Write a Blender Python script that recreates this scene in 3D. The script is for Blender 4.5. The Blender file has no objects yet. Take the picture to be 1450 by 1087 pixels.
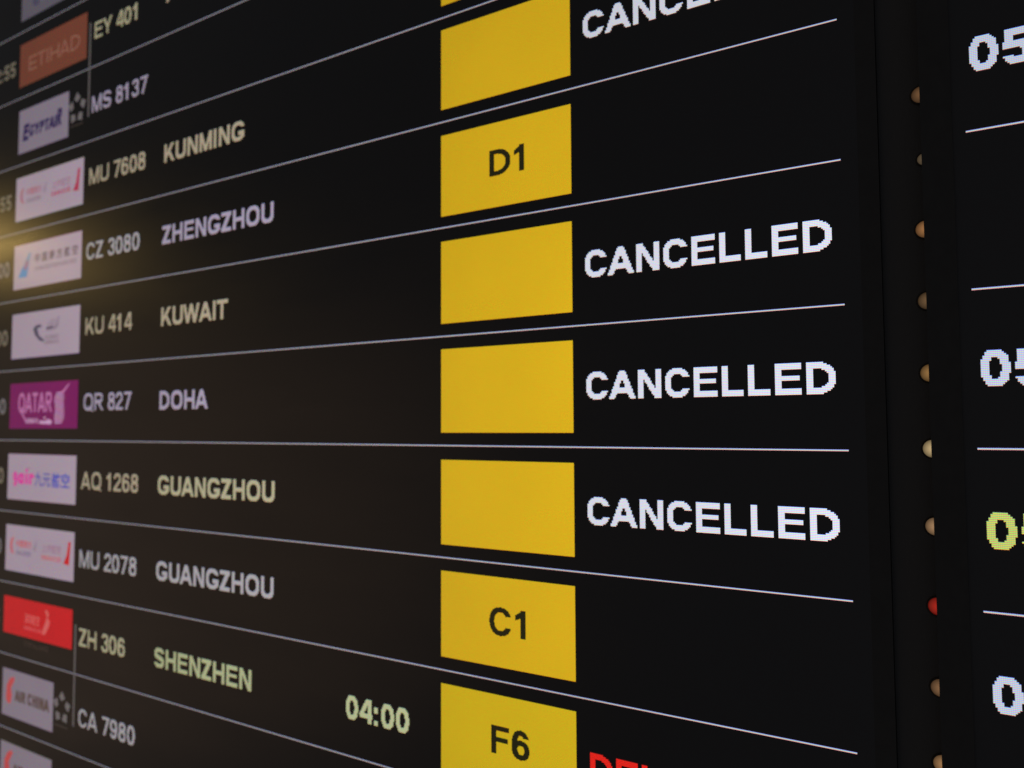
import bpy, math, random
import numpy as np
from mathutils import Matrix, Vector

random.seed(4)
C = bpy.context.scene.collection
H0 = 1.70                     # eye height; board heights below are given from it, in millimetres

# ------------------------------------------------------------------ camera
cam_d = bpy.data.cameras.new("camera")
cam = bpy.data.objects.new("camera", cam_d)
C.objects.link(cam)
right = Vector((0.85188268, 0.52370993, -0.00487901))
down = Vector((-0.03195161, 0.04267047, -0.99857815))
fwd = Vector((-0.52275711, 0.85082732, 0.05308361))
M = Matrix((( right.x, -down.x, -fwd.x, 0.0),
            ( right.y, -down.y, -fwd.y, -0.6),
            ( right.z, -down.z, -fwd.z, H0),
            (0, 0, 0, 1)))
cam.matrix_world = M
cam_d.sensor_width = 36.0
cam_d.lens = 36.0 * 1088.0 / 1450.0
cam_d.clip_start = 0.02
cam_d.clip_end = 60.0
cam_d.dof.use_dof = True
cam_d.dof.focus_distance = 0.55
cam_d.dof.aperture_fstop = 5.2
bpy.context.scene.camera = cam

# ------------------------------------------------------------------ world (a dim hall at night, no daylight)
W = bpy.data.worlds.new("World")
bpy.context.scene.world = W
W.use_nodes = True
W.node_tree.nodes["Background"].inputs[0].default_value = (0.92, 0.92, 1.0, 1)
W.node_tree.nodes["Background"].inputs[1].default_value = 0.066

vs = bpy.context.scene.view_settings
vs.view_transform = 'Standard'
vs.look = 'None'
vs.exposure = 0.0
vs.gamma = 1.0

# ------------------------------------------------------------------ hall lamp mirrored in the satin screens, plus an added haze panel
def area_lamp(name, loc, target, sx, sy, power, col):
    l = bpy.data.lights.new(name, 'AREA')
    l.shape = 'RECTANGLE'; l.size = sx; l.size_y = sy
    l.energy = power; l.color = col
    o = bpy.data.objects.new(name, l)
    C.objects.link(o)
    o.location = loc
    o.rotation_euler = (Vector(target) - Vector(loc)).to_track_quat('-Z', 'Y').to_euler()
    return o
area_lamp("hall_lamp", (-3.30, -0.84, H0 + 0.71), (-1.3, 0, H0 + 0.25), 0.16, 0.16, 1.4, (1.0, 0.66, 0.20))
area_lamp("hall_haze_light", (-4.3, -2.7, H0 - 0.75), (-0.9, 0, H0 - 0.1), 3.4, 2.8, 7.0, (1.0, 0.62, 0.36))  # added unseen panel, standing in for the hall's warm light as haze

# ------------------------------------------------------------------ materials
PX = 1.19                     # one picture element of the screens, mm
def lin(c):
    return tuple((v / 255 / 12.92) if v / 255 <= 0.04045 else ((v / 255 + 0.055) / 1.055) ** 2.4 for v in c)

COAT_T = 0.05
def lcd(name, rgb, grid=0.34, gain=1.0):
    """lit picture elements behind the dim, satin front film of the screen; rgb = linear light seen square-on"""
    m = bpy.data.materials.new(name); m.use_nodes = True
    nt = m.node_tree; N = nt.nodes; L = nt.links
    p = N["Principled BSDF"]
    p.inputs["Base Color"].default_value = (0.012, 0.012, 0.013, 1)
    p.inputs["Roughness"].default_value = 0.5
    p.inputs["Coat Weight"].default_value = 1.0
    p.inputs["Coat Roughness"].default_value = 0.26
    p.inputs["Coat IOR"].default_value = 1.5
    p.inputs["Coat Tint"].default_value = (COAT_T, COAT_T, COAT_T * 0.84, 1)
    p.inputs["Emission Strength"].default_value = gain / (COAT_T * 0.96)
    # rows of red, green and blue cells, with fine dark gaps between them
    tc = N.new("ShaderNodeTexCoord"); sp = N.new("ShaderNodeSeparateXYZ")
    L.new(tc.outputs["Object"], sp.inputs[0])
    def mth(op, a, b=None, c=None):
        n = N.new("ShaderNodeMath"); n.operation = op
        for i, v in enumerate((a, b, c)):
            if v is None: continue
            if isinstance(v, (int, float)): n.inputs[i].default_value = v
            else: L.new(v, n.inputs[i])
        return n.outputs[0]
    fz = mth('FRACT', mth('MULTIPLY', sp.outputs[2], 1000.0 / PX))
    fx = mth('FRACT', mth('MULTIPLY', sp.outputs[0], 1000.0 / PX))
    gapx = mth('SUBTRACT', 1.04, mth('MULTIPLY', mth('LESS_THAN', fx, 0.2), 0.2))
    cx = N.new("ShaderNodeCombineXYZ")
    for i in range(3):
        inb = mth('COMPARE', fz, (i + 0.5) / 3.0, 1 / 6.0)
        v = mth('MULTIPLY', mth('ADD', mth('MULTIPLY', inb, 3 * grid), 1 - grid), gapx)
        # slow unevenness of the backlight
        v = mth('MULTIPLY', v, rgb[i] / (1.0, 1.0, 0.83)[i])
        L.new(v, cx.inputs[i])
    no = N.new("ShaderNodeTexNoise"); no.inputs["Scale"].default_value = 9.0; no.inputs["Detail"].default_value = 3
    L.new(tc.outputs["Object"], no.inputs["Vector"])
    un = mth('ADD', mth('MULTIPLY', no.outputs["Fac"], 0.16), 0.92)
    vm = N.new("ShaderNodeVectorMath"); vm.operation = 'SCALE'
    L.new(cx.outputs[0], vm.inputs[0]); L.new(un, vm.inputs["Scale"])
    L.new(vm.outputs[0], p.inputs["Emission Color"])
    # wiped, slightly uneven film: the gloss varies in soft streaks
    mp = N.new("ShaderNodeMapping"); mp.inputs["Scale"].default_value = (2.0, 1.0, 9.0); mp.inputs["Rotation"].default_value = (0, 0.5, 0)
    n3 = N.new("ShaderNodeTexNoise"); n3.inputs["Scale"].default_value = 2.2; n3.inputs["Detail"].default_value = 5
    L.new(tc.outputs["Object"], mp.inputs["Vector"]); L.new(mp.outputs[0], n3.inputs["Vector"])
    L.new(mth('ADD', mth('MULTIPLY', n3.outputs["Fac"], 0.20), 0.20), p.inputs["Coat Roughness"])
    # anti-glare film: very fine grain
    n2 = N.new("ShaderNodeTexNoise"); n2.inputs["Scale"].default_value = 900.0
    L.new(tc.outputs["Object"], n2.inputs["Vector"])
    bp = N.new("ShaderNodeBump"); bp.inputs["Strength"].default_value = 0.05; bp.inputs["Distance"].default_value = 0.0002
    L.new(n2.outputs["Fac"], bp.inputs["Height"]); L.new(bp.outputs[0], p.inputs["Coat Normal"])
    return m

def solid(name, col, rough=0.5, spec=0.5, metal=0.0):
    m = bpy.data.materials.new(name); m.use_nodes = True
    nt = m.node_tree; p = nt.nodes["Principled BSDF"]
    p.inputs["Roughness"].default_value = rough
    p.inputs["Specular IOR Level"].default_value = spec
    p.inputs["Metallic"].default_value = metal
    no = nt.nodes.new("ShaderNodeTexNoise"); no.inputs["Scale"].default_value = 120.0; no.inputs["Detail"].default_value = 4
    rp = nt.nodes.new("ShaderNodeValToRGB")
    rp.color_ramp.elements[0].color = (*[c * 0.7 for c in col], 1)
    rp.color_ramp.elements[1].color = (*[c * 1.3 for c in col], 1)
    nt.links.new(no.outputs["Fac"], rp.inputs[0]); nt.links.new(rp.outputs[0], p.inputs["Base Color"])
    return m

def spot_mat(name, col, s):  # emission put into the round spots of the rail
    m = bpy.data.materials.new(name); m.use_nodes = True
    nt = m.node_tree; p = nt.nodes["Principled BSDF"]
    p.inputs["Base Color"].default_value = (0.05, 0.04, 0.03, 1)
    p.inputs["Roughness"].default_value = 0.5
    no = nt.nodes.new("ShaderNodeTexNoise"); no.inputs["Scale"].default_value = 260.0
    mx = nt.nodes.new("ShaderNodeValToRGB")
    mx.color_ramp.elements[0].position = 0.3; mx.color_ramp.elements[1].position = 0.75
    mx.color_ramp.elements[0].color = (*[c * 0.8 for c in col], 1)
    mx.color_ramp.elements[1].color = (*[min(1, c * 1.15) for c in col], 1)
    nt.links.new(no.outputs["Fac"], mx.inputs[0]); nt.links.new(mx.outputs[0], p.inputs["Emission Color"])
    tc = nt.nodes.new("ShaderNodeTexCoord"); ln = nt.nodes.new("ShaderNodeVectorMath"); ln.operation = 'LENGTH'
    mr = nt.nodes.new("ShaderNodeMapRange")     # the added glow fades towards the rim of the spot
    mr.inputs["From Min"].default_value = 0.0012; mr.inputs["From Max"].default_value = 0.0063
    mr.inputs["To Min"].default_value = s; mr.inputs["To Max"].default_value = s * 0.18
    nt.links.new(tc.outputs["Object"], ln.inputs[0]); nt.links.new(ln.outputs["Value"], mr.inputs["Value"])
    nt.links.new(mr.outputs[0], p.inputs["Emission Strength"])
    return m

WHITE = lcd("lit_white", (0.76, 0.77, 0.88))
WHITE_R = lcd("lit_white_right", (0.57, 0.61, 0.75), 0.42)
LAV = lcd("lit_lavender", (0.62, 0.53, 0.72))
LAV2 = lcd("lit_pale_grey", (0.64, 0.60, 0.66))
CREAM = lcd("lit_cream", (0.68, 0.57, 0.41))
CREAM2 = lcd("lit_pale_yellow", (0.70, 0.64, 0.42))
LIME = lcd("lit_lime", (0.66, 0.70, 0.40))
LIME_R = lcd("lit_lime_right", (0.55, 0.60, 0.16), 0.42)
RED = lcd("lit_red", (0.90, 0.02, 0.012))
YEL = [lcd("lit_yellow", (0.80, 0.49, 0.012), 0.22), lcd("lit_yellow_fresh", (0.76, 0.515, 0.012), 0.22)]
LINE = lcd("lit_line", (0.56, 0.53, 0.64))
TIMEM = lcd("lit_time_dim_cream", (0.32, 0.27, 0.20)); TIMEG = lcd("lit_time_dim_grey", (0.30, 0.27, 0.29))
BAR = lcd("lit_bar_grey", (0.24, 0.21, 0.21))
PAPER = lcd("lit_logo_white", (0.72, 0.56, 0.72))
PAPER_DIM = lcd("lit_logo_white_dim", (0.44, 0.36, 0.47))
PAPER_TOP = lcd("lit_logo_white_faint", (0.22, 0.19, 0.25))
BLACKTXT = lcd("unlit_text", (0.018, 0.016, 0.004))
SCREEN = lcd("screen_black", (0.0022, 0.0021, 0.0023), 0.0)
def L8(name, rgb, k=1.0):
    """colour given as seen at the far left of the board"""
    r = lin(rgb)
    return lcd(name, tuple(v * k / 0.50 for v in r))
BROWN = L8("logo_rust", (112, 60, 44)); BROWNT = L8("logo_rust_text", (142, 96, 84))
BLUE_D = L8("logo_navy", (44, 30, 78)); STAR = L8("logo_star_grey", (104, 97, 100)); STARD = L8("logo_star_dim", (48, 42, 38))
PINKRED = L8("logo_faded_red", (160, 92, 108)); GREYT = L8("logo_grey", (118, 100, 116)); PINKL = L8("logo_pale_pink", (150, 108, 134))
CRIM = L8("logo_crimson", (166, 44, 76)); SKY = L8("logo_sky_blue", (40, 122, 176)); SKYL = L8("logo_pale_blue", (104, 132, 164)); MAUVE = L8("logo_mauve", (142, 92, 120))
CHARS = L8("logo_char_grey", (80, 66, 74)); SLATE = L8("logo_slate", (74, 68, 92)); SLATEL = L8("logo_pale_slate", (128, 112, 132))
MAG = L8("logo_magenta", (112, 4, 86)); MAGT = L8("logo_magenta_text", (182, 110, 162)); MAGW = L8("logo_magenta_white", (196, 150, 190))
HOT = L8("logo_hot_pink", (206, 62, 152)); BLUE = L8("logo_blue", (56, 66, 172)); BLUEL = L8("logo_pale_blue_violet", (76, 78, 160))
RED_S = L8("logo_red", (190, 16, 28)); RED_T = L8("logo_red_text", (208, 92, 92)); DARKT = L8("logo_faint_grey", (62, 48, 44))
REDA = L8("logo_bright_red", (188, 70, 74)); BRNT = L8("logo_dark_brown", (80, 62, 56)); RED2 = L8("logo_red_faded", (190, 84, 92)); BLUG = L8("logo_bluegrey", (104, 92, 128))

PLASTIC = solid("black_plastic", (0.028, 0.028, 0.027), 0.45, 0.4)
RAILM = solid("black_rail_paint", (0.05, 0.05, 0.049), 0.6, 0.4)
COLLAR = solid("dark_collar", (0.02, 0.016, 0.012), 0.5, 0.4)
WALLM = solid("dark_wall_paint", (0.03, 0.029, 0.028), 0.8, 0.2)

# ------------------------------------------------------------------ mesh helpers
def mesh_obj(name, verts, faces, mat, parent=None, smooth=False):
    me = bpy.data.meshes.new(name)
    me.from_pydata(verts, [], faces); me.update()
    me.materials.append(mat)
    if smooth:
        for p in me.polygons: p.use_smooth = True
    o = bpy.data.objects.new(name, me)
    C.objects.link(o)
    if parent is not None: o.parent = parent
    return o
def tagp(o, label): o["label"] = label; return o

def boxes(name, bl, mat, parent=None, bevel=0.0):
    v = []; f = []
    for (x0, x1, y0, y1, z0, z1) in bl:
        b = len(v)
        v += [(x0, y0, z0), (x1, y0, z0), (x1, y1, z0), (x0, y1, z0), (x0, y0, z1), (x1, y0, z1), (x1, y1, z1), (x0, y1, z1)]
        f += [(b, b+3, b+2, b+1), (b+4, b+5, b+6, b+7), (b, b+1, b+5, b+4), (b+1, b+2, b+6, b+5), (b+2, b+3, b+7, b+6), (b+3, b, b+4, b+7)]
    o = mesh_obj(name, v, f, mat, parent)
    if bevel:
        m = o.modifiers.new("bevel", 'BEVEL'); m.width = bevel; m.segments = 2
    return o

def thing(name, label, cat, loc):
    o = bpy.data.objects.new(name, None); C.objects.link(o)
    o.location = loc; o.empty_display_size = 0.1
    o["label"] = label; o["category"] = cat
    return o

# lit cells: y offset towards the viewer, always a hair proud of what lies below
def cells(name, rects, mat, parent, lift=0.0003, thick=0.0002):
    """rects in mm on the board (x0,x1,z0,z1); a thin raised film with front and side faces"""
    v = []; f = []
    for (x0, x1, z0, z1) in rects:
        b = len(v); x0 *= .001; x1 *= .001; z0 *= .001; z1 *= .001
        y0 = -lift
        v += [(x0, y0, z0), (x1, y0, z0), (x1, y0, z1), (x0, y0, z1)]
        f += [(b, b+1, b+2, b+3)]
    return mesh_obj(name, v, f, mat, parent)

def poly(name, pts, mat, parent, lift=0.0006):
    v = [(x * .001, -lift, z * .001) for x, z in pts]
    return mesh_obj(name, v, [tuple(range(len(v)))], mat, parent)
def polys(name, plist, mat, parent, lift=0.0006):
    v = []; f = []
    for pts in plist:
        b = len(v); v += [(x * .001, -lift, z * .001) for x, z in pts]; f.append(tuple(range(b, len(v))))
    return mesh_obj(name, v, f, mat, parent)

# ------------------------------------------------------------------ a grotesque alphabet drawn on the cell grid
# glyph box: cap height 20 cells; s = stem, b = bar thickness, everything in cells
ADV = dict(A=20, B=20, C=20, D=20, E=19, F=17, G=22, H=20, I=8, J=16, K=20, L=17, M=23, N=20, O=22, P=19, Q=22, R=20, S=19, T=17,
           U=20, V=19, W=26, X=19, Y=19, Z=17)
for _d in "0123456789": ADV[_d] = 15.6
ADV['a'] = 17; ADV['i'] = 8; ADV['r'] = 12; ADV[':'] = 9; ADV[' '] = 7.8; ADV['-'] = 9; ADV["'"] = 6

def glyph(ch, X, Y, s, b):
    w = ADV[ch]; l = 2.0; r = w - 1.0; H = 20.0
    def R(x0, y0, x1, y1): return (X >= x0) & (X < x1) & (Y >= y0) & (Y < y1)
    def E(cx, cy, rx, ry, n=2.25): return (np.abs((X - cx) / rx) ** n + np.abs((Y - cy) / ry) ** n) <= 1
    def O(cx, cy, rx, ry, n=2.25):
        return E(cx, cy, rx, ry, n) & ~E(cx, cy, max(rx - s, .1), max(ry - b, .1), 2.1)
    def D(x0, y0, x1, y1, t=None):     # diagonal stroke, t = its width measured sideways
        t = s * 1.05 if t is None else t
        xc = x0 + (Y - y0) / (y1 - y0) * (x1 - x0)
        return (np.abs(X - xc) <= t / 2) & (Y >= min(y0, y1)) & (Y < max(y0, y1))
    cx = (l + r) / 2; rx = (r - l) / 2; cy = 10.0
    if ch == 'a':
        ring = O(8.2, 7.0, 7.0, 7.3)
        return ring | R(w - 2 - s, 0, w - 2, 14)
    if ch == 'i': return R(4 - s / 2, 0, 4 + s / 2, 14) | R(4 - s / 2, 16.2, 4 + s / 2, 20)
    if ch == 'r': return R(1.5, 0, 1.5 + s, 14) | (O(8, 6.5, 6.5, 7.8) & (Y > 8.5) & (X > 4))
    if ch == 'I': return R(w / 2 - s / 2, 0, w / 2 + s / 2, H)
    if ch == 'L': return R(l, 0, l + s, H) | R(l, 0, r + .3, b)
    if ch in 'EF':
        g = R(l, 0, l + s, H) | R(l, H - b, r, H) | R(l, 8.6, r - .8, 8.6 + b * .95)
        if ch == 'E': g = g | R(l, 0, r + .3, b)
        return g
    if ch == 'H': return R(l, 0, l + s, H) | R(r - s, 0, r, H) | R(l, 8.4, r, 8.4 + b)
    if ch == 'T': return R(w / 2 - s / 2, 0, w / 2 + s / 2, H) | R(.4, H - b, w - .4, H)
    if ch == 'N': return R(l, 0, l + s, H) | R(r - s, 0, r, H) | D(l + s * .5, H, r - s * .5, 0, s * 1.15)
    if ch == 'M': return R(l, 0, l + s * .95, H) | R(r - s * .95, 0, r, H) | D(l + s * .6, H, cx, 0, s * 1.0) | D(r - s * .6, H, cx, 0, s * 1.0)
    if ch == 'W': return (D(1.6, H, w * .28, 0, s) | D(w * .28, 0, w / 2, H, s) | D(w / 2, H, w * .72, 0, s) | D(w * .72, 0, w - 1.6, H, s))
    if ch == 'V': return D(2, H, w / 2, 0, s * 1.1) | D(w - 2, H, w / 2, 0, s * 1.1)
    if ch == 'A': return D(2, 0, w / 2, H, s * 1.1) | D(w - 2, 0, w / 2, H, s * 1.1) | R(w * .27, 4.2, w * .73, 4.2 + b * .95)
    if ch == 'Y': return D(2.2, H, w / 2, 8, s * 1.2) | D(w - 2.2, H, w / 2, 8, s * 1.2) | R(w / 2 - s / 2, 0, w / 2 + s / 2, 9)
    if ch == 'X': return D(2.4, H, w - 2.4, 0, s * 1.2) | D(w - 2.4, H, 2.4, 0, s * 1.2)
    if ch == 'K': return R(l, 0, l + s, H) | (D(l + s * .6, 5.2, r - s * .7, H, s * 1.35)) | (D(w * .46, 12.2, r - s * .4, 0, s * 1.25))
    if ch == 'Z': return R(1.1, H - b, r, H) | R(.8, 0, r + .2, b) | D(.8 + s * .75, b * .6, r - s * .75, H - b * .6, s * 1.45)
    if ch == 'O' or ch == 'Q':
        g = O(cx, cy, rx + .3, 10.3)
        if ch == 'Q': g = g | D(w * .56, 5.2, r + .2, -1.2, s * 1.1)
        return g
    if ch == 'C' or ch == 'G':
        g = O(cx, cy, rx + .3, 10.3)
        dx = X - cx
        if ch == 'C': return g & ~((dx > 0) & (np.abs(Y - cy) < np.minimum(4.2, 0.85 * dx + .1)))
        g = g & ~((dx > 0) & (Y > cy - 1) & (Y - cy < np.minimum(4.2, .9 * dx)))
        g = g & ~((dx > 0) & (Y <= cy) & (Y > 3.0) & (X > r - s - .5))
        return g | R(cx + .6, 10.2 - b, r + .1, 10.2) | R(r - s * .95, 3.0, r + .1, 10.2)
    if ch == 'U': return R(l, 7, l + s, H) | R(r - s, 7, r, H) | (O(cx, 7.2, rx, 7.5) & (Y < 7.2))
    if ch == 'J': return R(r - s, 6, r, H) | (O((.6 + r) / 2, 6, (r - .6) / 2, 6.3) & (Y < 6)) & ~R(-9, 5.5, 5, 7)
    if ch == 'D':
        k = l + s + 2.0
        big = ((X <= k) | E(k, cy, r - k + .2, 10.0, 2.2)) & R(l, 0, 99, H)
        inn = ((X <= k) | E(k, cy, max(r - k + .2 - s, 1), 10.0 - b, 2.1)) & R(l + s, b, 99, H - b)
        return big & ~inn
    if ch in 'PRB':
        def bowl(y0, y1, rr):
            c = (y0 + y1) / 2; h = (y1 - y0) / 2; k = rr - h * 1.0
            big = ((X <= k) | E(k, c, rr - k, h, 2.3)) & R(l, y0, 99, y1)
            inn = ((X <= k) | E(k, c, max(rr - k - s, .8), h - b, 2.1)) & R(l + s, y0 + b, 99, y1 - b)
            return big & ~inn
        g = R(l, 0, l + s, H) | bowl(8.4, 20, r - (.6 if ch != 'P' else 0))
        if ch == 'R': g = g | D(w * .52, 9.0, r - s * .3, 0, s * 1.2)
        if ch == 'B': g = g | bowl(0, 8.4 + b, r)
        return g
    if ch == 'S' or ch == '3' or ch == '2' or ch == '8' or ch in '569':
        if ch != 'S': l, r = 1.0, w - 1.0; cx = w / 2; rx = (r - l) / 2
    if ch == 'S':
        up = O(cx - .2, 14.3, rx, 6.0); lo = O(cx, 5.8, rx + .3, 6.1)
        up = up & ~((X > cx) & (Y < 14.6)); lo = lo & ~((X < cx) & (Y > 5.4))
        join = D(cx - 1.2 * 0 - 3.4, 12.1, cx + 3.4, 8.0, 999) & False
        band = (np.abs((Y - 10.05) + (X - cx) * .28) < b * .62) & (X > l + 2.2) & (X < r - 2.2)
        return up | lo | band
    if ch == '0': return O(w / 2, cy, 6.8, 10.3, 2.4)
    if ch == '1':
        x1 = w * .52 + s / 2
        return R(x1 - s, 0, x1, H) | ((X <= x1 - s * .4) & (X > 2.2) & (Y > 12.6 + (X - 2.2) * .38) & (Y < 12.6 + b * 1.05 + (X - 2.2) * .62) & (Y < H))
    if ch == '2':
        up = O(w / 2, 13.9, 6.6, 6.3) & ~((Y < 13.9) & (X < w / 2 + 1)) & ~((X < w / 2) & (Y < 14.4))
        up = up & ~((Y < 10.5))
        return up | (D(2.6, 2.4, w - 3.9, 11.4, s * 1.35)) | R(.9, 0, w - 1.0, b)
    if ch == '3':
        up = O(w / 2, 14.6, 6.2, 5.7) & ~((X < w / 2 - 1) & (Y < 14.9)); lo = O(w / 2, 5.9, 6.6, 6.2) & ~((X < w / 2 - 1) & (Y > 5.6))
        return up | lo
    if ch == '4':
        x1 = w * .63
        return R(x1, 0, x1 + s, H) | R(.6, 4.2, w - .6, 4.2 + b) | (D(2.3, 6.2, x1 + .4, H, s * 1.1) & (X < x1 + s))
    if ch == '5':
        lo = O(w / 2, 6.3, 6.7, 6.6) & ~((X < w / 2) & (Y > 5.4) & (Y < 9.4) ) 
        return (lo & ~((X < 3.4) & (Y > 9.4))) | R(2.6, H - b, w - 1.8, H) | (D(2.9, 8.6, 4.4, H, s) )
    if ch == '6':
        return O(w / 2, 6.5, 6.7, 6.8) | (O(w / 2, cy, 6.8, 10.3, 2.3) & ((X < w / 2) | (Y > 14.6)) & ~((X > w / 2) & (Y < 15.2)))
    if ch == '9':
        return O(w / 2, 13.5, 6.7, 6.8) | (O(w / 2, cy, 6.8, 10.3, 2.3) & ((X > w / 2) | (Y < 5.4)) & ~((X < w / 2) & (Y > 4.8)))
    if ch == '7': return R(1.2, H - b, w - 1.0, H) | (D(5.2, 0, w - 3.4, H - b * .6, s * 1.1))
    if ch == '8': return O(w / 2, 14.9, 6.1, 5.4) | O(w / 2, 5.9, 6.7, 6.2)
    if ch == ':': return R(w / 2 - s / 2, 0, w / 2 + s / 2, b * 1.05) | R(w / 2 - s / 2, 10.4, w / 2 + s / 2, 10.4 + b * 1.05)
    if ch == '-': return R(1, 6.5, w - 1, 6.5 + b)
    return X < -999

def text_mask(txt, s, b, sub=1):
    tot = sum(ADV[c] for c in txt)
    nx = int(math.ceil(tot * sub)) + 2; y0 = -2; ny = 24 * sub
    out = np.zeros((ny, nx), bool)
    xs = (np.arange(nx) + .5) / sub; ys = (np.arange(ny) + .5) / sub + y0
    X, Y = np.meshgrid(xs, ys)
    pen = 0.0
    for c in txt:
        if c != ' ':
            P = round(pen) if sub == 1 else pen
            w = ADV[c]
            m = glyph(c, X - P, Y, s, b) & (X - P > -1.2) & (X - P < w + 1.2)
            out |= m
        pen += ADV[c]
    return out, y0, tot

def merge(mask):
    """greedy rectangles (col0,col1,row0,row1)"""
    m = mask.copy(); R = []
    ny, nx = m.shape
    for j in range(ny):
        i = 0
        while i < nx:
            if m[j, i]:
                i1 = i
                while i1 < nx and m[j, i1]: i1 += 1
                j1 = j + 1
                while j1 < ny and m[j1, i:i1].all() and not (i > 0 and m[j1, i-1]) and not (i1 < nx and m[j1, i1]): j1 += 1
                m[j:j1, i:i1] = False
                R.append((i, i1, j, j1)); i = i1
            else: i += 1
    return R

def snap(v): return round(v / PX) * PX

def cell_text(name, txt, x, z, mat, parent, s=4.0, b=4.0, lift=0.0006, label=None, fine=1, kx=1.0, kz=1.0):
    mask, y0, tot = text_mask(txt, s, b, fine)
    x = snap(x); z = snap(z); k = PX / fine
    rects = [(x + i * k * kx, x + i1 * k * kx, z + (y0 * PX + j * k) * kz, z + (y0 * PX + j1 * k) * kz) for i, i1, j, j1 in merge(mask)]
    o = cells(name, rects, mat, parent, lift)
    if label: o["label"] = label
    return o

def fit_text(name, txt, x0, x1, z0, z1, mat, parent, s=4.0, b=4.0, lift=0.0009, shear=0.0, sub=2):
    mask, y0, tot = text_mask(txt, s, b, sub)
    kx = (x1 - x0) / (tot * sub); kz = (z1 - z0) / (20.0 * sub)
    v = []; f = []
    for i, i1, j, j1 in merge(mask):
        bb = len(v)
        za = z0 + y0 * sub * kz + j * kz; zb = z0 + y0 * sub * kz + j1 * kz
        xa = x0 + i * kx; xb = x0 + i1 * kx
        v += [((xa + (za - z0) * shear) * .001, -lift, za * .001), ((xb + (za - z0) * shear) * .001, -lift, za * .001),
              ((xb + (zb - z0) * shear) * .001, -lift, zb * .001), ((xa + (zb - z0) * shear) * .001, -lift, zb * .001)]
        f.append((bb, bb+1, bb+2, bb+3))
    return mesh_obj(name, v, f, mat, parent)

def han_text(name, txt, x0, x1, z0, z1, mat, parent, lift=0.0009):
    """Chinese characters from the built-in text object, laid flat on the screen and fitted to a box"""
    cu = bpy.data.curves.new(name, 'FONT'); cu.body = txt; cu.size = 1.0; cu.resolution_u = 2; cu.offset = 0.016
    t = bpy.data.objects.new(name, cu); C.objects.link(t)
    bpy.context.view_layer.update()
    dg = bpy.context.evaluated_depsgraph_get()
    me = bpy.data.meshes.new_from_object(t.evaluated_get(dg))
    bpy.data.objects.remove(t); bpy.data.curves.remove(cu)
    co = np.array([v.co[:] for v in me.vertices])
    if len(co) < 4: return None
    mn = co.min(0); mx = co.max(0)
    for v in me.vertices:
        u = (v.co.x - mn[0]) / (mx[0] - mn[0]); w = (v.co.y - mn[1]) / (mx[1] - mn[1])
        v.co = Vector(((x0 + u * (x1 - x0)) * .001, -lift, (z0 + w * (z1 - z0)) * .001))
    me.update(); me.materials.clear(); me.materials.append(mat); me.name = name
    o = bpy.data.objects.new(name, me); C.objects.link(o); o.parent = parent
    return o

# ------------------------------------------------------------------ setting
w = boxes("wall", [(-6.0, 4.0, 0.16, 0.30, 0.0, 4.5)], WALLM); w["kind"] = "structure"

# ------------------------------------------------------------------ left display
SX0, SX1, SZ0, SZ1 = -1.560, -0.0725, -0.660, 0.760
disp = thing("departures_display", "large black departures screen with rows of cities, airline logos and yellow gate tiles",
             "display", (0, 0, H0))
sp = boxes("screen_panel", [(SX0, SX1, 0.0, 0.012, SZ0, SZ1)], SCREEN, disp)
B = 0.0135
boxes("bezel", [(SX0 - B, SX0, -0.0015, 0.03, SZ0 - B, SZ1 + B), (SX1, SX1 + B, -0.0015, 0.0055, SZ0 - B, SZ1 + B),
                (SX0, SX1, -0.0015, 0.03, SZ1, SZ1 + B), (SX0, SX1, -0.0015, 0.03, SZ0 - B, SZ0)], PLASTIC, disp)
boxes("housing", [(SX0 - B + .002, SX1 + B - .002, 0.0305, 0.10, SZ0 - B + .002, SZ1 + B - .002)], PLASTIC, disp)
for bx in (-1.2, -0.4): boxes("mounting_bracket", [(bx, bx + .1, 0.1005, 0.1595, -0.4, 0.5)], RAILM, disp)

PITCH = 106.35
def row_z(k): return 85.9 - PITCH * k          # line under row k; k = 0 is the KUWAIT row
# thin separating lines
for k in range(-6, 7):
    z = snap(row_z(k)); x0 = -1545.0
    cells("divider_line", [(x0, -84.2, z, z + PX)], LINE, disp, 0.0003)

def gate(k, txt=None, m=0):
    z = row_z(k)
    g = cells("gate_tile", [(-449.3, -305.8, snap(z + 13), snap(z + 13) + 68 * PX)], YEL[m], disp, 0.0003)
    if txt:
        x = {'D1': -395.0, 'C1': -396.6, 'F6': -394.6}[txt]
        cell_text("gate_number", txt, x, z + 41.8, BLACKTXT, g, 4.0, 3.6, 0.0006, fine=2, kx=1.15, kz=1.05)
        g["label"] = "yellow gate tile reading " + txt
    else: g["label"] = "blank yellow gate tile"
    return g

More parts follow.
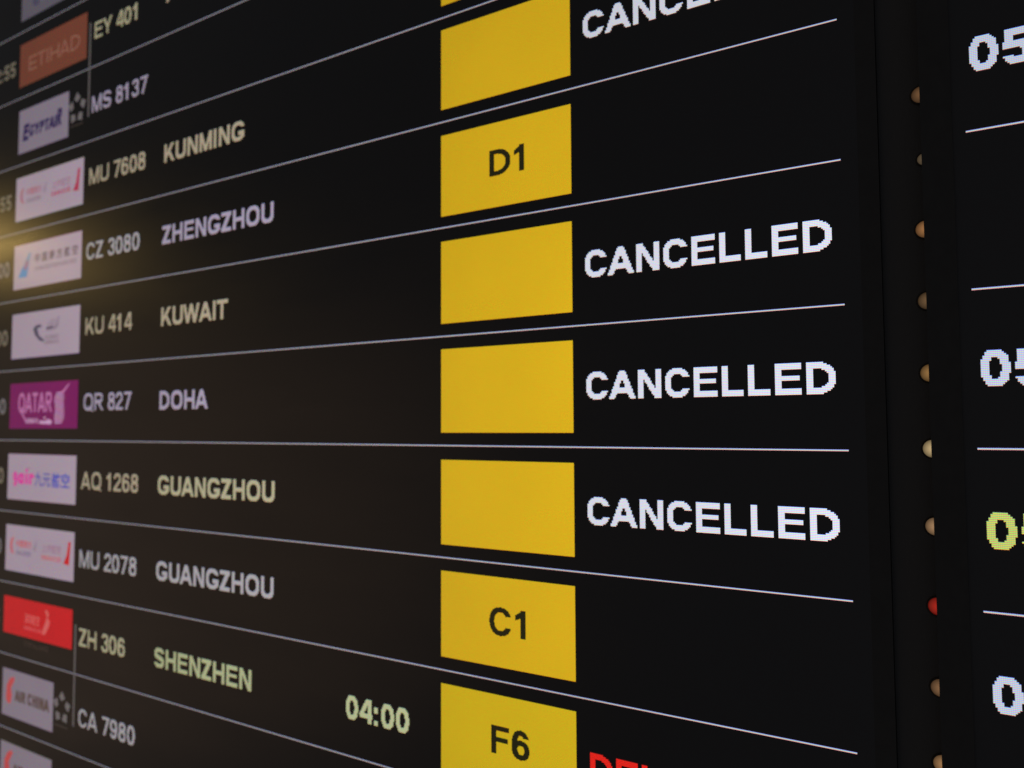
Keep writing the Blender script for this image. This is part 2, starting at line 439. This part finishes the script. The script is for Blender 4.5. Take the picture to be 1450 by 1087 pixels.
BASE = 40.6
rows = [  # k, time, time mat, flight, flight mat, x, city, city mat, gate, status
    (-4, "02:55", CREAM, "EY 401", CREAM2, -1066.5, "ABU DHABI", CREAM, None, None),
    (-3, None, None, "MS 8137", LAV, -1068.5, None, None, "", None),
    (-2, "02:55", CREAM, "MU 7608", CREAM, -1071.5, "KUNMING", CREAM, "", "CANCELLED"),
    (-1, "03:00", LAV2, "CZ 3080", LAV2, -1073, "ZHENGZHOU", LAV, "D1", None),
    (0, "03:00", CREAM, "KU 414", CREAM, -1071, "KUWAIT", CREAM, "", "CANCELLED"),
    (1, "03:00", LAV2, "QR 827", LAV, -1071.5, "DOHA", LAV, "", "CANCELLED"),
    (2, "03:10", CREAM, "AQ 1268", CREAM, -1071.5, "GUANGZHOU", CREAM2, "", "CANCELLED"),
    (3, "03:20", LAV2, "MU 2078", LAV2, -1072, "GUANGZHOU", LAV2, "C1", None),
    (4, "03:25", CREAM2, "ZH 306", CREAM2, -1068, "SHENZHEN", LIME, "F6", "DELAYED"),
    (5, None, None, "CA 7980", LAV2, -1064.5, None, None, None, None),
]
DF = {-2: 2.4, -1: 1.4, 0: 2.4, 1: 2.2, 2: 0.5, 3: -0.5}; DC = {-4: 3.4, -2: 2.0, -1: 2.0, 0: 2.4, 1: 1.0, 2: 1.0, 3: 0.0, 4: -1.2}
DS = {-2: 1.3, 0: 1.4, 1: 1.3, 2: 0.8, 4: -1.2}
for (k, tm, tmm, fl, flm, fx, city, cm, gt, st) in rows:
    z = row_z(k) + BASE
    if tm: cell_text("departure_time", tm, -1367.0, z, TIMEG if tmm is LAV2 else TIMEM, disp)
    cell_text("flight_number", fl, fx, z + DF.get(k, 0), flm, disp, 3.4, 3.3, label="flight number " + fl)
    if city: cell_text("destination", city, -899.0, z + DC.get(k, 0), cm, disp, label="city name " + city)
    if gt is not None: gate(k, gt or None, 1 if gt in ("F6",) else 0)
    if st: cell_text("status_text", st, -295.4, z + DS.get(k, 0), RED if st == "DELAYED" else WHITE, disp,
                     label=("red " if st == "DELAYED" else "white ") + "status word " + st)
cell_text("estimated_time", "04:00", -572.0, row_z(4) + 38.6, LIME, disp, label="pale green time 04:00")

# vertical bars joining the two flight numbers of a shared flight
for k in (-4, 4):
    cells("code_share_bar", [(-1077.0, -1073.6, row_z(k + 1) + 37, row_z(k) + 68)], BAR, disp, 0.0005)

def tile(k, mat, label, x0=-1270.5, x1=-1084.0, lo=18.4):
    z = row_z(k)
    t = cells("logo_tile", [(x0, x1, z + lo, z + 86.6)], mat, disp, 0.0003)
    t["label"] = label
    return t

def crescent(cx, cz, rx, rz, off, n=12, tilt=0.0):
    a = [(math.radians(70 + i * 220 / n)) for i in range(n + 1)]
    P = [(cx + rx * math.cos(t), cz + rz * math.sin(t)) for t in a] + [(cx + off + (rx * .62) * math.cos(t), cz + rz * .86 * math.sin(t)) for t in reversed(a)]
    return [(x + (z - cz) * tilt, z) for x, z in P]

# row -5: white tile cut by the frame, dark blue mark
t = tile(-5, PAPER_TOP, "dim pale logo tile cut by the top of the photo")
polys("logo_emblem", [crescent(-1222, 662, 14, 12, 6)], SLATE, t)
fit_text("logo_lettering", "O", -1238, -1216, 650, 668, SLATE, t)
polys("logo_stroke", [[(-1212, 654), (-1160, 654), (-1160, 657), (-1212, 657)]], SLATEL, t)

# row -4: rust tile with thin capital lettering
t = tile(-4, BROWN, "rust brown logo tile with thin pale capitals")
fit_text("logo_lettering", "ETIHAD", -1245, -1100, 550, 572, BROWNT, t, 1.9, 2.0)

def alliance(parent, cx, cz, r):
    # five kite shaped pieces standing in a ring
    for i in range(5):
        a = math.radians(90 + 72 * i); c, s_ = math.cos(a), math.sin(a)
        def pt(rad, side): return (cx + c * rad - s_ * side, cz + s_ * rad + c * side)
        polys("star_piece", [[pt(r * 1.0, 0), pt(r * .62, r * .30), pt(r * .38, 0.5), pt(r * .62, -r * .36)]], STAR, parent, 0.0006)
    polys("alliance_caption", [[(cx - 17, cz - 26), (cx + 17, cz - 26), (cx + 17, cz - 23.4), (cx - 17, cz - 23.4)]], STARD, parent, 0.0006)

# row -3: narrow white tile, slanted navy lettering, star ring beside it
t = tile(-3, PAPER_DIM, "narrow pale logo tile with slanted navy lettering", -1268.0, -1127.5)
fit_text("logo_lettering", "E", -1257, -1238, 441, 467, BLUE_D, t, 6.2, 5.2, shear=.15)
fit_text("logo_lettering", "GYPTAI", -1238, -1160, 445, 463, BLUE_D, t, 6.2, 5.2, shear=.15)
fit_text("logo_lettering", "R", -1161, -1146, 445, 471, BLUE_D, t, 6.2, 5.2, shear=.15)
e = thing_p = bpy.data.objects.new("alliance_emblem", None); C.objects.link(e); e.parent = disp
e["label"] = "grey ring of five kite shapes beside the navy lettered tile"
alliance(e, -1105, 460.5, 24)

def eastern(k, warm):
    z = row_z(k) - row_z(-2)
    t = tile(k, PAPER, "pale logo tile with faded red marks and a red tail, " + ("upper one" if k < 0 else "lower one"))
    a, b_, c, d, e_ = (PINKRED, GREYT, PINKL, CRIM, CRIM) if not warm else (RED2, BLUG, PINKL, RED2, RED_S)
    polys("logo_emblem", [crescent(-1249, 355 + z, 8, 12, 3)], a, t)
    han_text("logo_lettering", "中國東方", -1239, -1196, 353.5 + z, 364.5 + z, a, t)
    fit_text("logo_caption", "CHINA EASTERN", -1239, -1197, 342 + z, 348.5 + z, b_, t, 3.4, 3.4)
    polys("logo_stroke", [[(-1188, 350 + z), (-1186, 350 + z), (-1182, 366 + z), (-1184, 366 + z)], [(-1190, 352 + z), (-1188, 352 + z), (-1187, 360 + z), (-1189, 360 + z)]], SLATEL, t)
    han_text("logo_lettering", "上海航空", -1166, -1117, 351.5 + z, 364 + z, c, t)
    fit_text("logo_caption", "SHANGHAI AIRLINES", -1168, -1116, 341 + z, 348 + z, d, t, 3.8, 3.8)
    poly("tail_emblem", [(-1110, 340 + z), (-1096, 338.5 + z), (-1092.5, 371 + z), (-1098, 371 + z), (-1102, 352 + z)], e_, t)
    return t
eastern(-2, False)

# row -1: blue tail with dark characters
t = tile(-1, PAPER, "pale logo tile with a blue tail and grey characters")
poly("tail_emblem", [(-1257, 228.5), (-1232, 227.5), (-1228, 243), (-1244, 245)], SKY, t)
poly("tail_emblem", [(-1242, 246), (-1228, 244), (-1220.5, 264), (-1228, 264)], SKYL, t)
poly("tail_flower", [(-1240, 240), (-1234, 238), (-1228, 247), (-1228, 254), (-1234, 252)], MAUVE, t, 0.0009)
han_text("logo_lettering", "中 国 南 方 航 空", -1209, -1093, 246, 260.5, CHARS, t)
fit_text("logo_caption", "CHINA SOUTHERN AIRLINES", -1209, -1096, 234.5, 240.5, GREYT, t, 3.2, 3.2)

# row 0: bird and Arabic script
t = tile(0, PAPER, "pale logo tile with a small slate bird mark")
polys("bird_emblem", [[(-1209, 147), (-1200, 152), (-1186, 152), (-1186, 148), (-1197, 147), (-1192, 136), (-1178, 129), (-1176, 125.5), (-1190, 128), (-1203, 137)]], SLATE, t)
polys("arabic_script", [[(-1172, 145), (-1150, 146), (-1144, 151), (-1141, 161), (-1138, 161), (-1140, 147), (-1148, 142.5), (-1172, 141.5)],
                        [(-1168, 149), (-1164, 149), (-1163, 153), (-1167, 153)], [(-1160, 149), (-1157, 149), (-1156, 158), (-1159, 158)],
                        [(-1152, 150), (-1149, 150), (-1148, 158), (-1151, 158)]], SLATEL, t)
polys("script_stroke", [[(-1171, 144), (-1156, 145), (-1152, 148), (-1154, 149), (-1158, 147.5), (-1171, 147)]], SLATE, t, 0.0009)
fit_text("logo_lettering", "KUWAIT", -1175, -1137, 129, 134.5, GREYT, t, 3.6, 3.6)
fit_text("logo_lettering", "AIRWAYS", -1175, -1137, 121.5, 127, GREYT, t, 3.6, 3.6)

# row 1: magenta tile, antelope head
t = tile(1, MAG, "magenta logo tile with a pale antelope head")
fit_text("logo_lettering", "QATAR", -1246, -1150, 22, 51, MAGT, t, 4.0, 3.2)
polys("letter_tail", [[(-1240, 24), (-1236, 24), (-1222, 12), (-1222, 7)]], MAGT, t)
fit_text("logo_caption", "AIRWAYS", -1222, -1188, 5.5, 13, MAGW, t, 4.4, 4.4)
polys("arabic_script", [[(-1184, 5), (-1152, 4), (-1150, 9), (-1160, 12), (-1168, 9), (-1184, 10)], [(-1172, 12), (-1167, 12), (-1167, 15), (-1172, 15)]], MAGW, t)
for i in range(12):   # striped head and neck
    z = 5 + i * 3.9; c_ = -1134 + 3.5 * math.sin(i * .30 + .3) + (i > 8) * (i - 8) * 1.6
    wd = (10, 12, 13, 13, 12.5, 12, 12, 12, 12.5, 13, 12, 9)[i]
    polys("antelope_stripe", [[(c_ - wd, z), (c_ + wd, z + .8), (c_ + wd - 1, z + 2.7), (c_ - wd + 1, z + 2.1)]], MAGW, t)
polys("antelope_horn", [[(-1128, 49), (-1122, 48), (-1107, 60), (-1105.5, 63), (-1116, 57)]], MAGT, t)

# row 2: pink and blue lettering
t = tile(2, PAPER, "pale logo tile with hot pink and blue lettering")
fit_text("logo_lettering", "9", -1255, -1240, -88, -67, HOT, t, 5.4, 5.0)
fit_text("logo_lettering", "air", -1241, -1195, -84.5, -62, HOT, t, 5.6, 5.0)
polys("logo_stroke", [[(-1215, -63), (-1208, -62), (-1206, -59), (-1212, -60)]], PINKL, t)
han_text("logo_lettering", "九元", -1192, -1149, -86.5, -65.5, BLUEL, t)
han_text("logo_lettering", "航空", -1146, -1099, -87, -65.5, BLUE, t)

eastern(3, True)

# row 4: red tile
z4 = row_z(4)
t = tile(4, RED_S, "bright red logo tile with a small pale mark", lo=32.6)
han_text("logo_lettering", "深圳航空", -1209, -1168, -287, -272, RED_T, t)
fit_text("logo_caption", "SHENZHEN AIRLINES", -1211, -1161, -295.5, -290.5, RED_T, t, 3.4, 3.4)
polys("bird_emblem", [[(-1161, -297), (-1153, -296), (-1143, -283), (-1141, -276), (-1147, -273), (-1144, -266), (-1149, -261), (-1155, -262), (-1149, -270), (-1153, -279), (-1158, -287)]], RED_T, t)
fit_text("logo_caption", "STAR ALLIANCE", -1209, -1142, -319, -312, DARKT, disp, 3.4, 3.4, lift=.0006)

# rows 5 and 6: narrow white tiles with a red swirl
def air_china(k, lab):
    dz = row_z(k) - row_z(5)
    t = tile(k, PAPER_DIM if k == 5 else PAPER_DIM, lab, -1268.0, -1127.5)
    polys("phoenix_emblem", [[(-1256, -404 + dz), (-1250, -409 + dz), (-1243, -408 + dz), (-1240, -396 + dz), (-1243, -386 + dz), (-1237, -378 + dz),
                           (-1232, -371 + dz), (-1238, -368.5 + dz), (-1248, -374 + dz), (-1255, -384 + dz)]], REDA, t)
    fit_text("logo_lettering", "AIR", -1230, -1200, -402 + dz, -386 + dz, BRNT, t, 6.0, 5.2)
    fit_text("logo_lettering", "CHINA", -1196, -1137, -402 + dz, -385 + dz, BRNT, t, 6.0, 5.2)
    return t
air_china(5, "narrow pale logo tile with a red swirl and brown lettering")
air_china(6, "second narrow pale logo tile cut by the bottom of the photo")
e = bpy.data.objects.new("alliance_emblem", None); C.objects.link(e); e.parent = disp
e["label"] = "grey ring of five kite shapes beside the red swirl tile"
alliance(e, -1105, -389.5, 23)

# ------------------------------------------------------------------ rail in the gap with small round spots, given a glow
rail = thing("mounting_rail", "black upright rail between the screens, dotted with small amber spots and one red spot, given a glow", "rail", (-0.045, 0.001, H0))
boxes("rail_plate", [(-0.0137, 0.0135, 0.0, 0.006, -0.70, 0.80)], RAILM, rail)
for fx0 in (-0.0120, 0.0105): boxes("rail_flange", [(fx0, fx0 + .0025, 0.0065, 0.158, -0.70, 0.80)], RAILM, rail)
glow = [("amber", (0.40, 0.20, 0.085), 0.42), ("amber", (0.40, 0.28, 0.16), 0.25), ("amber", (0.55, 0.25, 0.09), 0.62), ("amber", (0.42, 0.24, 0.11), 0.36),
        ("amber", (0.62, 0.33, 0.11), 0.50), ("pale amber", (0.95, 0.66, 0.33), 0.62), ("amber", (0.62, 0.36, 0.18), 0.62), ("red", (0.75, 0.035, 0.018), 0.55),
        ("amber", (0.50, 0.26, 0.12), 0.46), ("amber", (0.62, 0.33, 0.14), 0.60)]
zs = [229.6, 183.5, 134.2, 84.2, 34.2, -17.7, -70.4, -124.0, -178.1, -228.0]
def dome(name, r, h, mat, parent, y0=0.0):
    v = [(0, y0 - h, 0)]; f = []; n = 28; rings = 5
    for j in range(1, rings + 1):
        a = j / rings * math.pi / 2
        for i in range(n):
            t = 2 * math.pi * i / n
            v.append((r * math.sin(a) * math.cos(t), y0 - h * math.cos(a), r * math.sin(a) * math.sin(t)))
    for i in range(n): f.append((0, 1 + (i + 1) % n, 1 + i))
    for j in range(rings - 1):
        for i in range(n):
            a = 1 + j * n + i; b_ = 1 + j * n + (i + 1) % n
            f.append((a, b_, b_ + n, a + n))
    return mesh_obj(name, v, f, mat, parent, True)
def collar(name, r0, r1, h, mat, parent):
    v = []; f = []; n = 28
    prof = [(r0, 0.0), (r0, -h), (r1 - .0004, -h), (r1, 0.0)]
    for (r, y) in prof:
        for i in range(n):
            t = 2 * math.pi * i / n; v.append((r * math.cos(t), y, r * math.sin(t)))
    for j in range(3):
        for i in range(n):
            a = j * n + i; b_ = j * n + (i + 1) % n
            f.append((a, b_, b_ + n, a + n))
    return mesh_obj(name, v, f, mat, parent)
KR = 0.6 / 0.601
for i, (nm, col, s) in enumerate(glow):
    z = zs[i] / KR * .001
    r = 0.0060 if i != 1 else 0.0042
    lm = dome("glow_spot", r, 0.0014, spot_mat("spot_glow_" + nm.replace(" ", "_"), col, s), rail)  # round spots with added emission, not known to be lamps
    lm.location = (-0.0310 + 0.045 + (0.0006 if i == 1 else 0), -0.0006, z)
    if nm == "red": lm["label"] = "the red spot"
    collar("spot_collar", r, r + 0.0012, 0.0010, COLLAR, lm)

# ------------------------------------------------------------------ right display, a little proud of the left one
F = 0.594 / 0.6
d2 = thing("departures_display", "second black departures screen cut by the right edge, showing only times that begin 05", "display", (0, -0.006, H0))
XL = -0.0312; XS = -0.0125
boxes("screen_panel", [(XS, 0.90, 0.0, 0.012, SZ0, SZ1)], SCREEN, d2)
boxes("bezel", [(XL, XS, -0.006, 0.0115, SZ0 - B, SZ1 + B), (0.90, 0.915, -0.006, 0.036, SZ0 - B, SZ1 + B),
                (XS, 0.90, -0.006, 0.036, SZ1, SZ1 + B), (XS, 0.90, -0.006, 0.036, SZ0 - B, SZ0)], PLASTIC, d2)
boxes("housing", [(0.010, 0.912, 0.0365, 0.10, SZ0 - B + .002, SZ1 + B - .002)], PLASTIC, d2)
for bx in (0.2, 0.6): boxes("mounting_bracket", [(bx, bx + .1, 0.1005, 0.1655, -0.4, 0.5)], RAILM, d2)
for k in range(-6, 7):
    z = snap((89.4 - 107.2 * k) * F)
    cells("divider_line", [(-4.8 * F, 885, z, z + PX)], LINE, d2, 0.0003)
for (zz, tx, m, lb) in [(238.3, "05:00", WHITE_R, "white time beginning 05, topmost"), (24.0, "05:15", WHITE_R, "white time beginning 05, second from top"),
                        (-83.2, "05:20", LIME_R, "yellow green time beginning 05"), (-189.0, "05:30", WHITE_R, "white time beginning 05, lowest")]:
    cell_text("departure_time", tx, -2.2, zz * F, m, d2, label=lb)
